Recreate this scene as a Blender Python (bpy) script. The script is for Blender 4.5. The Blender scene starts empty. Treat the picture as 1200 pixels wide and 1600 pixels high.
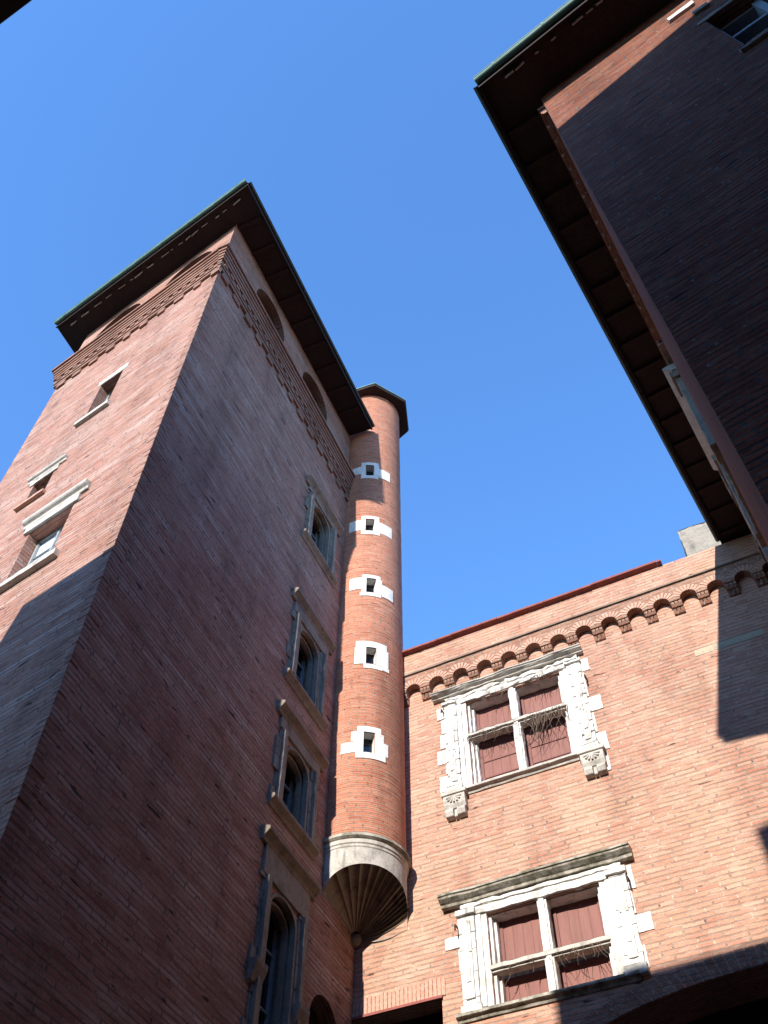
import bpy, bmesh, math, random
from mathutils import Vector, Matrix, noise
R = math.radians
random.seed(7)
scene = bpy.context.scene
COL = scene.collection

# ------------------------------------------------------------------ camera
CAM_H = 1.6
PITCH, ROLL = R(54.82), R(0.41)
up = Vector((0, -math.cos(PITCH), math.sin(PITCH)))      # camera axes: x right, y down, z forward
fw = Vector((0, math.sin(PITCH), math.cos(PITCH)))
rt = Vector((1, 0, 0))
RZ = Matrix.Rotation(ROLL, 3, 'Z')
up, fw, rt = RZ @ up, RZ @ fw, RZ @ rt
M = Matrix((rt, fw, up))                                 # camera vector -> world vector
cd = bpy.data.cameras.new('camera')
cam = bpy.data.objects.new('camera', cd); COL.objects.link(cam)
cx, cy, cz = M @ Vector((1, 0, 0)), M @ Vector((0, -1, 0)), M @ Vector((0, 0, -1))
cam.matrix_world = Matrix(((cx.x, cy.x, cz.x, 0), (cx.y, cy.y, cz.y, 0), (cx.z, cy.z, cz.z, CAM_H), (0, 0, 0, 1)))
cd.sensor_fit = 'AUTO'; cd.sensor_width = 36; cd.lens = 1521 / 1600 * 36
cd.clip_start = 0.1; cd.clip_end = 3000
scene.camera = cam

# ------------------------------------------------------------------ light
SUN_EL = 24.0
SUN_AZ = -155.0                                          # degrees clockwise from +Y
w = bpy.data.worlds.new('World'); scene.world = w; w.use_nodes = True
nt = w.node_tree
sky = nt.nodes.new('ShaderNodeTexSky'); sky.sky_type = 'NISHITA'; sky.sun_disc = False
sky.sun_elevation = R(SUN_EL); sky.sun_rotation = R(SUN_AZ % 360)
sky.altitude = 150; sky.air_density = 1.32; sky.dust_density = 0.0; sky.ozone_density = 9.6
bg = nt.nodes['Background']; bg.inputs['Strength'].default_value = 0.15
nt.links.new(sky.outputs[0], bg.inputs[0])
sl = bpy.data.lights.new('sun', 'SUN'); sl.energy = 3.0; sl.angle = R(0.53); sl.color = (1.0, 0.93, 0.84)
so = bpy.data.objects.new('sun', sl); COL.objects.link(so)
az, el = R(SUN_AZ), R(SUN_EL)
trav = -Vector((math.sin(az) * math.cos(el), math.cos(az) * math.cos(el), math.sin(el)))
so.rotation_euler = trav.to_track_quat('-Z', 'Y').to_euler()
so.location = (-10, -20, 40)
vs = scene.view_settings
vs.view_transform = 'Standard'; vs.look = 'None'; vs.exposure = 1.56; vs.gamma = 1.0
scene.cycles.max_bounces = 8

# ------------------------------------------------------------------ materials
def newmat(name):
    m = bpy.data.materials.new(name); m.use_nodes = True
    t = m.node_tree; b = t.nodes['Principled BSDF']
    return m, t, b
class N:
    """tiny node helper"""
    def __init__(s, t): s.t = t
    def n(s, typ, **kw):
        x = s.t.nodes.new(typ)
        for k, v in kw.items():
            if k.startswith('i_'):
                key = k[2:]
                key = int(key) if key.isdigit() else key.replace('_', ' ')
                x.inputs[key].default_value = v
            else: setattr(x, k, v)
        return x
    def l(s, a, b): s.t.links.new(a, b)
    def noise(s, vec, scale, detail=4, rough=.55):
        x = s.n('ShaderNodeTexNoise'); x.inputs['Scale'].default_value = scale
        x.inputs['Detail'].default_value = detail; x.inputs['Roughness'].default_value = rough
        s.l(vec, x.inputs['Vector']); return x.outputs['Fac']
    def ramp(s, fac, stops, interp='LINEAR'):
        x = s.n('ShaderNodeValToRGB'); r = x.color_ramp; r.interpolation = interp
        while len(r.elements) < len(stops): r.elements.new(.5)
        for e, (p, c) in zip(r.elements, stops):
            e.position = p; e.color = c if len(c) == 4 else (*c, 1)
        s.l(fac, x.inputs[0]); return x.outputs[0]
    def mix(s, fac, a, b, mode='MIX'):
        x = s.n('ShaderNodeMix', data_type='RGBA', blend_type=mode)
        for v, i in ((fac, 0), (a, 6), (b, 7)):
            if hasattr(v, 'is_output'): s.l(v, x.inputs[i])
            else: x.inputs[i].default_value = v if i == 0 else (*v, 1) if len(v) == 3 else v
        return x.outputs[2]
    def math(s, op, a, b=0.0, clamp=False):
        x = s.n('ShaderNodeMath', operation=op, use_clamp=clamp)
        for v, i in ((a, 0), (b, 1)):
            if hasattr(v, 'is_output'): s.l(v, x.inputs[i])
            else: x.inputs[i].default_value = v
        return x.outputs[0]
    def scale(s, vec, sx, sy, sz):
        x = s.n('ShaderNodeMapping'); x.inputs['Scale'].default_value = (sx, sy, sz)
        s.l(vec, x.inputs['Vector']); return x.outputs[0]
g = lambda v: (v, v, v)

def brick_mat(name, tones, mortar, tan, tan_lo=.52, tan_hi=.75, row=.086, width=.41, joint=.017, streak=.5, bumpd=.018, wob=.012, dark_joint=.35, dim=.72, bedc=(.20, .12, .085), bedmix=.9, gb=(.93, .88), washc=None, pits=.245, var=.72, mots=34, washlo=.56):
    m, t, b = newmat(name); h = N(t)
    uv = h.n('ShaderNodeTexCoord').outputs['UV']
    # courses wander a little
    nz = h.n('ShaderNodeTexNoise'); nz.inputs['Scale'].default_value = 1.7; nz.inputs['Detail'].default_value = 3
    h.l(uv, nz.inputs['Vector'])
    sub = h.n('ShaderNodeVectorMath', operation='SUBTRACT'); h.l(nz.outputs['Color'], sub.inputs[0]); sub.inputs[1].default_value = (.5, .5, .5)
    sc = h.n('ShaderNodeVectorMath', operation='MULTIPLY'); h.l(sub.outputs[0], sc.inputs[0]); sc.inputs[1].default_value = (wob * 4, wob * 3, 0)
    ad = h.n('ShaderNodeVectorMath', operation='ADD'); h.l(uv, ad.inputs[0]); h.l(sc.outputs[0], ad.inputs[1])
    fine = h.n('ShaderNodeTexNoise'); fine.inputs['Scale'].default_value = 14; fine.inputs['Detail'].default_value = 3
    h.l(uv, fine.inputs['Vector'])
    sub2 = h.n('ShaderNodeVectorMath', operation='SUBTRACT'); h.l(fine.outputs['Color'], sub2.inputs[0]); sub2.inputs[1].default_value = (.5, .5, .5)
    sc2 = h.n('ShaderNodeVectorMath', operation='MULTIPLY'); h.l(sub2.outputs[0], sc2.inputs[0]); sc2.inputs[1].default_value = (.05, .022, 0)
    ad2 = h.n('ShaderNodeVectorMath', operation='ADD'); h.l(ad.outputs[0], ad2.inputs[0]); h.l(sc2.outputs[0], ad2.inputs[1])
    br = h.n('ShaderNodeTexBrick', offset=.5, offset_frequency=2, squash=.7, squash_frequency=3)
    h.l(ad2.outputs[0], br.inputs['Vector'])
    for k, v in (('Scale', 1.0), ('Mortar Size', joint), ('Mortar Smooth', .25), ('Bias', 0.0), ('Brick Width', width), ('Row Height', row)):
        br.inputs[k].default_value = v
    br.inputs['Color1'].default_value = (0, 0, 0, 1); br.inputs['Color2'].default_value = (1, 1, 1, 1); br.inputs['Mortar'].default_value = (.5, .5, .5, 1)
    av = [sum(c[i] for c in tones) / len(tones) for i in range(3)]
    tones = [[(c[i] * var + av[i] * (1 - var)) * dim * (1, *gb)[i] for i in range(3)] for c in tones]; n = len(tones)
    col = h.ramp(br.outputs['Color'], [(i / (n - 1), c) for i, c in enumerate(tones)])
    # within-brick mottling
    mot = h.noise(uv, mots, 5, .75)
    col = h.mix(1.0, col, h.ramp(mot, [(.30, g(.62)), (.52, g(1)), (.75, g(1.3))]), 'MULTIPLY')
    # whole areas that were patched or repointed with paler, tan bricks
    pat = h.noise(h.scale(uv, .35, .8, 1), 1.0, 6, .62)
    pf = h.ramp(pat, [(tan_lo, g(0)), (tan_hi, g(1))])
    col = h.mix(h.math('MULTIPLY', pf, .9), col, h.mix(.5, tan, h.mix(.6, tan, col), 'MIX'))
    # mortar: pale, with the recess shadow of open joints painted dark here and there
    mj = h.noise(h.scale(uv, .9, 6, 1), 1.6, 4, .6)
    mcol = h.ramp(mj, [(.30, g(.10)), (.30 + dark_joint * .3, tuple(c * .45 for c in mortar)), (.58, mortar), (.78, tuple(min(1, c * 1.22) for c in mortar))])
    wash = h.noise(h.scale(uv, .5, 4.5, 1), 1.1, 5, .7)      # lime wash along some courses
    wf = h.ramp(wash, [(washlo, g(0)), (washlo + .22, g(1))])
    col = h.mix(h.math('MULTIPLY', wf, streak), col, washc or tuple(c * .95 for c in mortar))
    # bed joints are dark mortar with the shadow under each course in the colour, the upright joints keep their pale lime
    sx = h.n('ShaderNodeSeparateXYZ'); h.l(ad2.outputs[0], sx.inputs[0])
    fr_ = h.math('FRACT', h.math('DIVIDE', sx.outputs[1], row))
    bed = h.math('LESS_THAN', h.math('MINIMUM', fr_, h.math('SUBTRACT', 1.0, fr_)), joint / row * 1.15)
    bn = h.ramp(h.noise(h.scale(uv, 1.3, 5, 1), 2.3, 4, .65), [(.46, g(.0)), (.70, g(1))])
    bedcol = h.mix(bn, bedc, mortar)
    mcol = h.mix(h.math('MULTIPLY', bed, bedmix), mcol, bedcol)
    col = h.mix(br.outputs['Fac'], col, mcol)
    # broad soot and rain stains
    st = h.noise(h.scale(uv, 1.2, .28, 1), .9, 6, .65)
    col = h.mix(1.0, col, h.ramp(st, [(.28, g(.62)), (.5, g(.97)), (.75, g(1.12))]), 'MULTIPLY')
    # pits: few knocked-out bricks
    pit = h.noise(h.scale(uv, 2.2, 9, 1), 1.0, 2, .5)
    pfx = h.ramp(pit, [(pits, g(.25)), (pits + .04, g(1))])
    col = h.mix(1.0, col, pfx, 'MULTIPLY')
    h.l(col, b.inputs['Base Color']); b.inputs['Roughness'].default_value = .93; b.inputs['Specular IOR Level'].default_value = .2
    inv = h.math('SUBTRACT', 1.0, br.outputs['Fac'])
    hh = h.math('ADD', h.math('MULTIPLY', inv, .8), h.math('MULTIPLY', mot, .55))
    hh = h.math('ADD', hh, h.math('MULTIPLY', br.outputs['Color'], .35))
    bp = h.n('ShaderNodeBump'); bp.inputs['Strength'].default_value = .8; bp.inputs['Distance'].default_value = bumpd
    h.l(hh, bp.inputs['Height']); h.l(bp.outputs[0], b.inputs['Normal'])
    return m

def stone_mat(name, base, dirt, amount=.5, bump=.02, scale=3.0, moss=None):
    m, t, b = newmat(name); h = N(t)
    ob = h.n('ShaderNodeTexCoord').outputs['Object']
    a = h.noise(ob, scale, 6, .65); c = h.noise(ob, 26, 4, .7)
    st = h.noise(h.scale(ob, 3, 3, .6), 2.2, 5, .65)
    col = h.mix(1.0, base, h.ramp(c, [(.3, g(.8)), (.6, g(1.06))]), 'MULTIPLY')
    col = h.mix(h.math('MULTIPLY', h.ramp(a, [(.48, g(0)), (.72, g(1))]), amount), col, dirt)
    col = h.mix(h.math('MULTIPLY', h.ramp(st, [(.55, g(0)), (.75, g(1))]), amount), col, tuple(x * .45 for x in dirt))
    if moss:
        mo = h.noise(ob, 4.5, 5, .7)
        col = h.mix(h.ramp(mo, [(.42, g(0)), (.62, g(.9))]), col, moss)
    h.l(col, b.inputs['Base Color']); b.inputs['Roughness'].default_value = .9; b.inputs['Specular IOR Level'].default_value = .2
    bp = h.n('ShaderNodeBump'); bp.inputs['Strength'].default_value = .8; bp.inputs['Distance'].default_value = bump
    h.l(h.math('ADD', h.math('MULTIPLY', a, .8), h.math('MULTIPLY', c, .4)), bp.inputs['Height']); h.l(bp.outputs[0], b.inputs['Normal'])
    return m

def plain_mat(name, c1, c2, rough=.7, scale=6, sx=(1, 1, 1), metal=0, bump=.004, spec=.3):
    m, t, b = newmat(name); h = N(t)
    ob = h.n('ShaderNodeTexCoord').outputs['Object']
    a = h.noise(h.scale(ob, *sx), scale, 5, .65)
    h.l(h.ramp(a, [(.3, c1), (.7, c2)]), b.inputs['Base Color'])
    b.inputs['Roughness'].default_value = rough; b.inputs['Metallic'].default_value = metal; b.inputs['Specular IOR Level'].default_value = spec
    bp = h.n('ShaderNodeBump'); bp.inputs['Strength'].default_value = .6; bp.inputs['Distance'].default_value = bump
    h.l(a, bp.inputs['Height']); h.l(bp.outputs[0], b.inputs['Normal'])
    return m

RED = [(.30, .13, .09), (.37, .17, .115), (.41, .205, .14), (.45, .25, .18), (.38, .18, .12), (.46, .28, .20), (.35, .17, .12), (.43, .20, .13)]
ROSE = [(.26, .12, .095), (.35, .19, .15), (.39, .23, .185), (.42, .27, .22), (.37, .20, .155), (.43, .30, .25), (.31, .16, .125)]
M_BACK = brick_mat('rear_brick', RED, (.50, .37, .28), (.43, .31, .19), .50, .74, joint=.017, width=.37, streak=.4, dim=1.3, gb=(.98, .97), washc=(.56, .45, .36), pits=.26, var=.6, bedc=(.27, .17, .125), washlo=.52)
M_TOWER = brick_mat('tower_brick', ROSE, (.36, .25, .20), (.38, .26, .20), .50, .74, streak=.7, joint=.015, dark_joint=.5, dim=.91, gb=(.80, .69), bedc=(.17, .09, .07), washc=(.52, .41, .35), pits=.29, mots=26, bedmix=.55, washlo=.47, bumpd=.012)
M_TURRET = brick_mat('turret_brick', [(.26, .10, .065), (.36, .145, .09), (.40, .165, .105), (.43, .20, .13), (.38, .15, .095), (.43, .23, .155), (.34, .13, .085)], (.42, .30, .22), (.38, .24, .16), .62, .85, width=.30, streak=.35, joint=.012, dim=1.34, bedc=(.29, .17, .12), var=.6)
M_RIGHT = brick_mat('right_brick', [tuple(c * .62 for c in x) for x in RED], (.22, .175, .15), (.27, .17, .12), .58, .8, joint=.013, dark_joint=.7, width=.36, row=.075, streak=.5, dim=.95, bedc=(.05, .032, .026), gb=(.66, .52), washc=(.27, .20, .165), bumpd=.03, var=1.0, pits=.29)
M_CORN = brick_mat('cornice_brick', ROSE, (.30, .22, .17), (.34, .23, .17), .5, .75, width=.28, row=.07, dim=.85, gb=(.78, .67))
M_ARCHB = brick_mat('arch_brick', RED, (.42, .33, .26), (.34, .23, .16), .45, .7, width=.22, dim=.85)
M_RECESS_SHADE = brick_mat('recess_shade_brick', [(.16, .085, .065), (.21, .11, .08), (.25, .13, .10)], (.10, .08, .065), (.14, .10, .075), .5, .75, width=.28, row=.07, streak=.1, dim=.8)  # dark brick carries the shade of the arch recesses in its colour
M_VOUSS = plain_mat('arch_voussoir', (.40, .19, .13), (.48, .33, .25), .9, 18, bump=.006)
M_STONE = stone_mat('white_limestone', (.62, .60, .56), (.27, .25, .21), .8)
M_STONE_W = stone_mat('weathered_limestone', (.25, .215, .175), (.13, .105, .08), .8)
M_STONE_A = stone_mat('pale_limestone', (.46, .43, .38), (.22, .195, .16), .75)
M_MOSS = stone_mat('mossy_limestone', (.40, .37, .31), (.11, .10, .08), .9, moss=(.115, .105, .07))
M_PLASTER = stone_mat('turret_plaster', (.66, .64, .60), (.40, .38, .34), .5, bump=.012)
M_CHIM = stone_mat('chimney_render', (.27, .25, .21), (.13, .12, .10), .8, scale=5)
M_FAN = stone_mat('squinch_stone', (.27, .225, .175), (.12, .10, .08), .8)
M_PATCH = stone_mat('beige_stone', (.42, .35, .25), (.30, .25, .18), .5)
M_DIRT_SHADE = stone_mat('dirt_shade_limestone', (.24, .19, .15), (.10, .08, .065), .8)  # dirty stone, also the colour of the parapet's shadow line
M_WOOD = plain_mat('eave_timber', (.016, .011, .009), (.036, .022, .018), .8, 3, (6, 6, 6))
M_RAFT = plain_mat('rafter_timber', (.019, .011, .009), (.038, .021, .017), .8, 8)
M_BATTEN = plain_mat('weathered_batten', (.30, .25, .20), (.50, .44, .38), .9, 9)
M_COPPER = plain_mat('green_copper', (.065, .15, .13), (.13, .25, .21), .6, 2.5, bump=.001, spec=.4)
M_LEAD = plain_mat('dark_gutter_metal', (.03, .04, .04), (.06, .075, .07), .55, 9)
M_TILE = plain_mat('roof_tile', (.33, .11, .075), (.46, .19, .13), .85, 5)
M_TILE_CAP = plain_mat('coping_tile', (.20, .06, .05), (.30, .10, .08), .85, 7)
M_SHUT = plain_mat('maroon_shutter_paint', (.165, .068, .053), (.225, .096, .076), .65, 2.2, (5, 5, .6), bump=.006)
M_SHUT_EDGE = plain_mat('shutter_frame_paint', (.13, .05, .042), (.19, .075, .062), .65, 3, (9, 9, 1.2))
M_DARK = plain_mat('dark_interior', (.010, .009, .009), (.018, .016, .015), .9, 3)
M_FRAME = plain_mat('grey_window_paint', (.20, .23, .24), (.30, .33, .34), .6, 7)
M_CURT = plain_mat('white_curtain_cloth', (.62, .66, .74), (.80, .82, .86), .9, 2, (30, 30, .5))
M_TWIG = plain_mat('dry_creeper_twig', (.10, .075, .055), (.20, .15, .11), .9, 20)
M_IRON = plain_mat('rusty_iron', (.02, .016, .014), (.06, .035, .025), .8, 20)
M_PAVE = stone_mat('courtyard_paving', (.14, .125, .11), (.08, .07, .065), .6)
def glass_mat():
    m, t, b = newmat('dark_window_glass'); h = N(t)
    b.inputs['Base Color'].default_value = (.012, .014, .018, 1); b.inputs['Roughness'].default_value = .08; b.inputs['Specular IOR Level'].default_value = .5
    ob = h.n('ShaderNodeTexCoord').outputs['Object']
    bp = h.n('ShaderNodeBump'); bp.inputs['Strength'].default_value = .15; bp.inputs['Distance'].default_value = .02
    h.l(h.noise(ob, 4, 2), bp.inputs['Height']); h.l(bp.outputs[0], b.inputs['Normal'])
    return m
M_GLASS = glass_mat()

# ------------------------------------------------------------------ mesh helpers
class Frame:
    """wall frame: u to the right as seen from outside, n outward, z up (z measured from the camera's eye)"""
    def __init__(s, x, y, yaw):
        a = R(yaw); s.o = Vector((x, y, 0)); s.d = Vector((math.sin(a), math.cos(a), 0)); s.n = Vector((s.d.y, -s.d.x, 0))
    def p(s, u, n, z): return s.o + s.d * u + s.n * n + Vector((0, 0, z + CAM_H))
class MB:
    def __init__(s): s.v = []; s.f = []; s.uv = []
    def poly(s, fr, pts, uv=None):
        if uv is None:
            # box projection in the wall's own frame
            a = Vector((0, 0, 0))
            for i in range(len(pts)):
                p, q = Vector(pts[i]), Vector(pts[(i + 1) % len(pts)])
                a += p.cross(q)
            a = [abs(c) for c in a]
            k = a.index(max(a))
            if k == 1: uv = [(p[0], p[2]) for p in pts]
            elif k == 0: uv = [(p[1] + .13, p[2]) for p in pts]
            else: uv = [(p[0], p[1]) for p in pts]
        b = len(s.v)
        s.v += [fr.p(*p) for p in pts]; s.f.append(list(range(b, b + len(pts)))); s.uv.append(uv)
    def box(s, fr, u0, u1, n0, n1, z0, z1):
        P = lambda a, b, c: (a, b, c)
        for q in ([P(u0, n1, z0), P(u1, n1, z0), P(u1, n1, z1), P(u0, n1, z1)], [P(u1, n0, z0), P(u0, n0, z0), P(u0, n0, z1), P(u1, n0, z1)],
                  [P(u0, n0, z0), P(u0, n1, z0), P(u0, n1, z1), P(u0, n0, z1)], [P(u1, n1, z0), P(u1, n0, z0), P(u1, n0, z1), P(u1, n1, z1)],
                  [P(u0, n1, z1), P(u1, n1, z1), P(u1, n0, z1), P(u0, n0, z1)], [P(u0, n0, z0), P(u1, n0, z0), P(u1, n1, z0), P(u0, n1, z0)]):
            s.poly(fr, q)
    def rbox(s, fr, u0, u1, n0, n1, z0, z1, amp=.015, step=.09, freq=5.0):
        """a stone block with worn, uneven faces"""
        def axis(a, b):
            k = max(1, min(28, int(round(abs(b - a) / step)))); return [a + (b - a) * i / k for i in range(k + 1)]
        U, Nn, Z = axis(u0, u1), axis(n0, n1), axis(z0, z1)
        def J(u, n, z):
            q = fr.p(u, n, z) * freq
            d = noise.noise_vector(q) * amp + noise.noise_vector(q * 3.1) * amp * .5
            # edges wear away more
            e = sum((abs(u - u0) < 1e-6 or abs(u - u1) < 1e-6, abs(n - n1) < 1e-6, abs(z - z0) < 1e-6 or abs(z - z1) < 1e-6))
            cu, cz = (u0 + u1) / 2, (z0 + z1) / 2
            k = amp * .7 * (e >= 2) * (.4 + abs(noise.noise(q * 1.7)) * 2.2)
            du = (cu > u) * k - (cu < u) * k; dz = (cz > z) * k - (cz < z) * k
            return (u + d.x + du, n + (d.y - (k if n == n1 else 0)) * (0 if n == n0 else 1), z + d.z + dz)
        def grid(A, B, f, flip):
            for i in range(len(A) - 1):
                for j in range(len(B) - 1):
                    q = [f(A[i], B[j]), f(A[i + 1], B[j]), f(A[i + 1], B[j + 1]), f(A[i], B[j + 1])]
                    if flip: q.reverse()
                    s.poly(fr, [J(*p) for p in q])
        grid(U, Z, lambda a, b: (a, n1, b), False)
        grid(Nn, Z, lambda a, b: (u0, a, b), False); grid(Nn, Z, lambda a, b: (u1, a, b), True)
        grid(U, Nn, lambda a, b: (a, b, z1), True); grid(U, Nn, lambda a, b: (a, b, z0), False)
    def prism_nz(s, fr, prof, u0, u1, uo=0.0):
        """moulding with an (n, z) profile running along u; uo mitres the ends outward"""
        k = len(prof)
        e = lambda n: max(n, 0) * uo
        for i in range(k):
            (n0, z0), (n1, z1) = prof[i], prof[(i + 1) % k]
            s.poly(fr, [(u0 - e(n0), n0, z0), (u1 + e(n0), n0, z0), (u1 + e(n1), n1, z1), (u0 - e(n1), n1, z1)])
        s.poly(fr, [(u0 - e(n), n, z) for n, z in prof]); s.poly(fr, [(u1 + e(n), n, z) for n, z in reversed(prof)])
    def prism_uz(s, fr, pts, n0, n1):
        k = len(pts)
        s.poly(fr, [(u, n1, z) for u, z in pts]); s.poly(fr, [(u, n0, z) for u, z in reversed(pts)])
        for i in range(k):
            (a, b), (c, d) = pts[i], pts[(i + 1) % k]
            s.poly(fr, [(a, n0, b), (c, n0, d), (c, n1, d), (a, n1, b)])
    def tube(s, pts, r, seg=6, taper=1.0):
        """round bar through world points"""
        rings = []
        for i, p in enumerate(pts):
            p = Vector(p)
            t = (Vector(pts[min(i + 1, len(pts) - 1)]) - Vector(pts[max(i - 1, 0)])).normalized()
            a = t.cross(Vector((0, 0, 1)));  a = a.normalized() if a.length > 1e-4 else Vector((1, 0, 0))
            b = t.cross(a); rr = r * (1 + (taper - 1) * i / max(1, len(pts) - 1))
            base = len(s.v)
            s.v += [p + (a * math.cos(2 * math.pi * k / seg) + b * math.sin(2 * math.pi * k / seg)) * rr for k in range(seg)]
            rings.append(base)
        for A, B in zip(rings, rings[1:]):
            for k in range(seg):
                k2 = (k + 1) % seg
                s.f.append([A + k, A + k2, B + k2, B + k]); s.uv.append([(0, 0)] * 4)
        s.f.append([rings[0] + k for k in range(seg)]); s.uv.append([(0, 0)] * seg)
        s.f.append([rings[-1] + k for k in reversed(range(seg))]); s.uv.append([(0, 0)] * seg)
    def wpoly(s, pts, uv=None):
        b = len(s.v); s.v += [Vector(p) for p in pts]; s.f.append(list(range(b, b + len(pts))))
        s.uv.append(uv or [(p[0], p[1]) for p in pts])
    def slab(s, pts, z0, z1):
        """horizontal slab from a list of world (x, y); z from the eye"""
        a, b = z0 + CAM_H, z1 + CAM_H
        s.wpoly([(x, y, b) for x, y in pts]); s.wpoly([(x, y, a) for x, y in reversed(pts)])
        k = len(pts)
        for i in range(k):
            (x, y), (p, q) = pts[i], pts[(i + 1) % k]
            s.wpoly([(x, y, a), (p, q, a), (p, q, b), (x, y, b)], [(0, a), (1, a), (1, b), (0, b)])
    def wall(s, fr, u0, u1, z0, z1, holes=(), n=0.0):
        us = sorted({u0, u1, *[v for h in holes for v in h[:2] if u0 < v < u1]})
        zs = sorted({z0, z1, *[v for h in holes for v in h[2:4] if z0 < v < z1]})
        for a, b in zip(us, us[1:]):
            for c, d in zip(zs, zs[1:]):
                mu, mz = (a + b) / 2, (c + d) / 2
                if any(h[0] < mu < h[1] and h[2] < mz < h[3] for h in holes): continue
                s.poly(fr, [(a, n, c), (b, n, c), (b, n, d), (a, n, d)])
        for h in holes:
            a, b, c, d, q = h[:5]
            s.poly(fr, [(a, n, c), (a, n, d), (a, n - q, d), (a, n - q, c)]); s.poly(fr, [(b, n, d), (b, n, c), (b, n - q, c), (b, n - q, d)])
            s.poly(fr, [(a, n, d), (b, n, d), (b, n - q, d), (a, n - q, d)]); s.poly(fr, [(b, n, c), (a, n, c), (a, n - q, c), (b, n - q, c)])
    def build(s, name, mat, parent=None, smooth=False, bevel=0, normals=True):
        me = bpy.data.meshes.new(name)
        off = parent_origin(parent)
        me.from_pydata([v - off for v in s.v], [], s.f)
        ul = me.uv_layers.new(name='UVMap')
        i = 0
        for uvs in s.uv:
            for q in uvs: ul.data[i].uv = q; i += 1
        bm = bmesh.new(); bm.from_mesh(me)
        bmesh.ops.remove_doubles(bm, verts=bm.verts, dist=1e-5)
        if normals: bmesh.ops.recalc_face_normals(bm, faces=bm.faces)
        if smooth:
            for f in bm.faces: f.smooth = True
        bm.to_mesh(me); bm.free()
        me.materials.append(mat)
        o = bpy.data.objects.new(name, me); COL.objects.link(o)
        if parent: o.parent = parent; o['_o'] = 0
        if bevel:
            md = o.modifiers.new('edge_wear', 'BEVEL'); md.width = bevel; md.segments = 1; md.limit_method = 'ANGLE'; md.angle_limit = R(40)
        if '_o' in o: del o['_o']
        return o
ORIGIN = {}
def parent_origin(p):
    while p is not None:
        if p.name in ORIGIN: return ORIGIN[p.name]
        p = p.parent
    return Vector((0, 0, 0))
def thing(name, label, cat, loc, group=None):
    o = bpy.data.objects.new(name, None); COL.objects.link(o); o.location = loc; o.empty_display_size = .5
    o['label'] = label; o['category'] = cat
    if group: o['group'] = group
    ORIGIN[o.name] = Vector(loc)
    return o
def arch_pts(uc, r, zs, k=12, rise=1.0): return [(uc - r * math.cos(math.pi * i / k), zs + r * rise * math.sin(math.pi * i / k)) for i in range(k + 1)]
def arch_spandrel(mb, fr, u0, u1, zs, ztop, q, rise=1.0, n=0.0, k=14, inner=None):
    """fills a rectangular hole above an arch springing at zs and lines the arch"""
    uc, r = (u0 + u1) / 2, (u1 - u0) / 2
    A = arch_pts(uc, r, zs, k, rise)
    for (a, b), (c, d) in zip(A, A[1:]):
        mb.poly(fr, [(a, n, b), (c, n, d), (c, n, ztop), (a, n, ztop)])
        (inner or mb).poly(fr, [(a, n, b), (a, n - q, b), (c, n - q, d), (c, n, d)])

# ------------------------------------------------------------------ ground
gm = MB(); S = 600
gm.wpoly([(-S, -S, 0), (S, -S, 0), (S, S, 0), (-S, S, 0)])
gr = gm.build('ground', M_PAVE); gr['kind'] = 'structure'

# ------------------------------------------------------------------ frames of the walls
FK = Frame(-.450, 15.994, 116.5)        # rear building, u=0 where it meets the tower
FB = Frame(-.450, 15.994, 24.1)         # tower, shaded long face
FA = Frame(-3.843, 8.410, 125.5)        # tower, sunlit face, u=0 at the corner, negative to the left
KR = .989
KW = KR * .982
FRF = Frame(2.462 * KW, 3.558 * KW, 127.0)   # right building front
FRS = Frame(2.462 * KW, 3.558 * KW, 212.36)  # right building side, negative u away
LOW = -CAM_H

# ================================================================== TOWER
tower = thing('brick_tower', 'tall red brick tower with sunlit front, shaded window side and green-edged overhanging roof', 'tower', (-3.843, 8.410, 0))
TW = 5.35; TB = 8.32
AW = [(-2.97, -2.30, 17.58, 19.14, .30), (-3.65, -3.10, 15.02, 15.74, .30), (-2.80, -1.72, 12.02, 13.50, .27)]
AARCH = [(-4.75, -3.05), (-2.30, -.60)]
BARCH = [(-6.90, -5.40), (-4.30, -2.80)]
ZS, ZT = 23.50, 24.35
holesA = AW + [(a, b, 22.6, ZT, .45) for a, b in AARCH]
# (opening bottom, springing, hood z, sill z)
BW = [(17.45, 18.95, 19.45, 17.38), (13.25, 14.55, 15.22, 12.98), (10.22, 11.45, 12.08, 10.12), (5.6, 8.55, 9.42, None)]
UB0, UB1 = -3.05, -2.12
holesB = [(UB0, UB1, b, s + .34, .36) for b, s, h, z in BW] + [(a, b, 22.6, ZT - .12, .45) for a, b in BARCH] + [(-1.52, -.52, 5.0, 8.10, .30)]
mb = MB(); recess = {}
for k in AARCH + BARCH: recess[k] = MB()
mb.wall(FA, -TW, 0, LOW, 24.8, holesA)
for a, b in AARCH: arch_spandrel(mb, FA, a, b, ZS, ZT, .45, inner=recess[(a, b)])
mb.wall(FB, -TB, .2, LOW, 24.8, holesB)
for a, b in BARCH: arch_spandrel(mb, FB, a, b, ZS - .02, ZT - .12, .45, inner=recess[(a, b)])
for b, s, h, z in BW: arch_spandrel(mb, FB, UB0, UB1, s, s + .34, .36, .72)
arch_spandrel(mb, FB, -1.52, -.52, 7.6, 8.10, .30)
# recessed brick behind the blind arches
for a, b in AARCH: recess[(a, b)].poly(FA, [(a, -.45, 22.6), (b, -.45, 22.6), (b, -.45, ZT), (a, -.45, ZT)])
for a, b in BARCH: recess[(a, b)].poly(FB, [(a, -.45, 22.6), (b, -.45, 22.6), (b, -.45, ZT), (a, -.45, ZT)])
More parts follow.
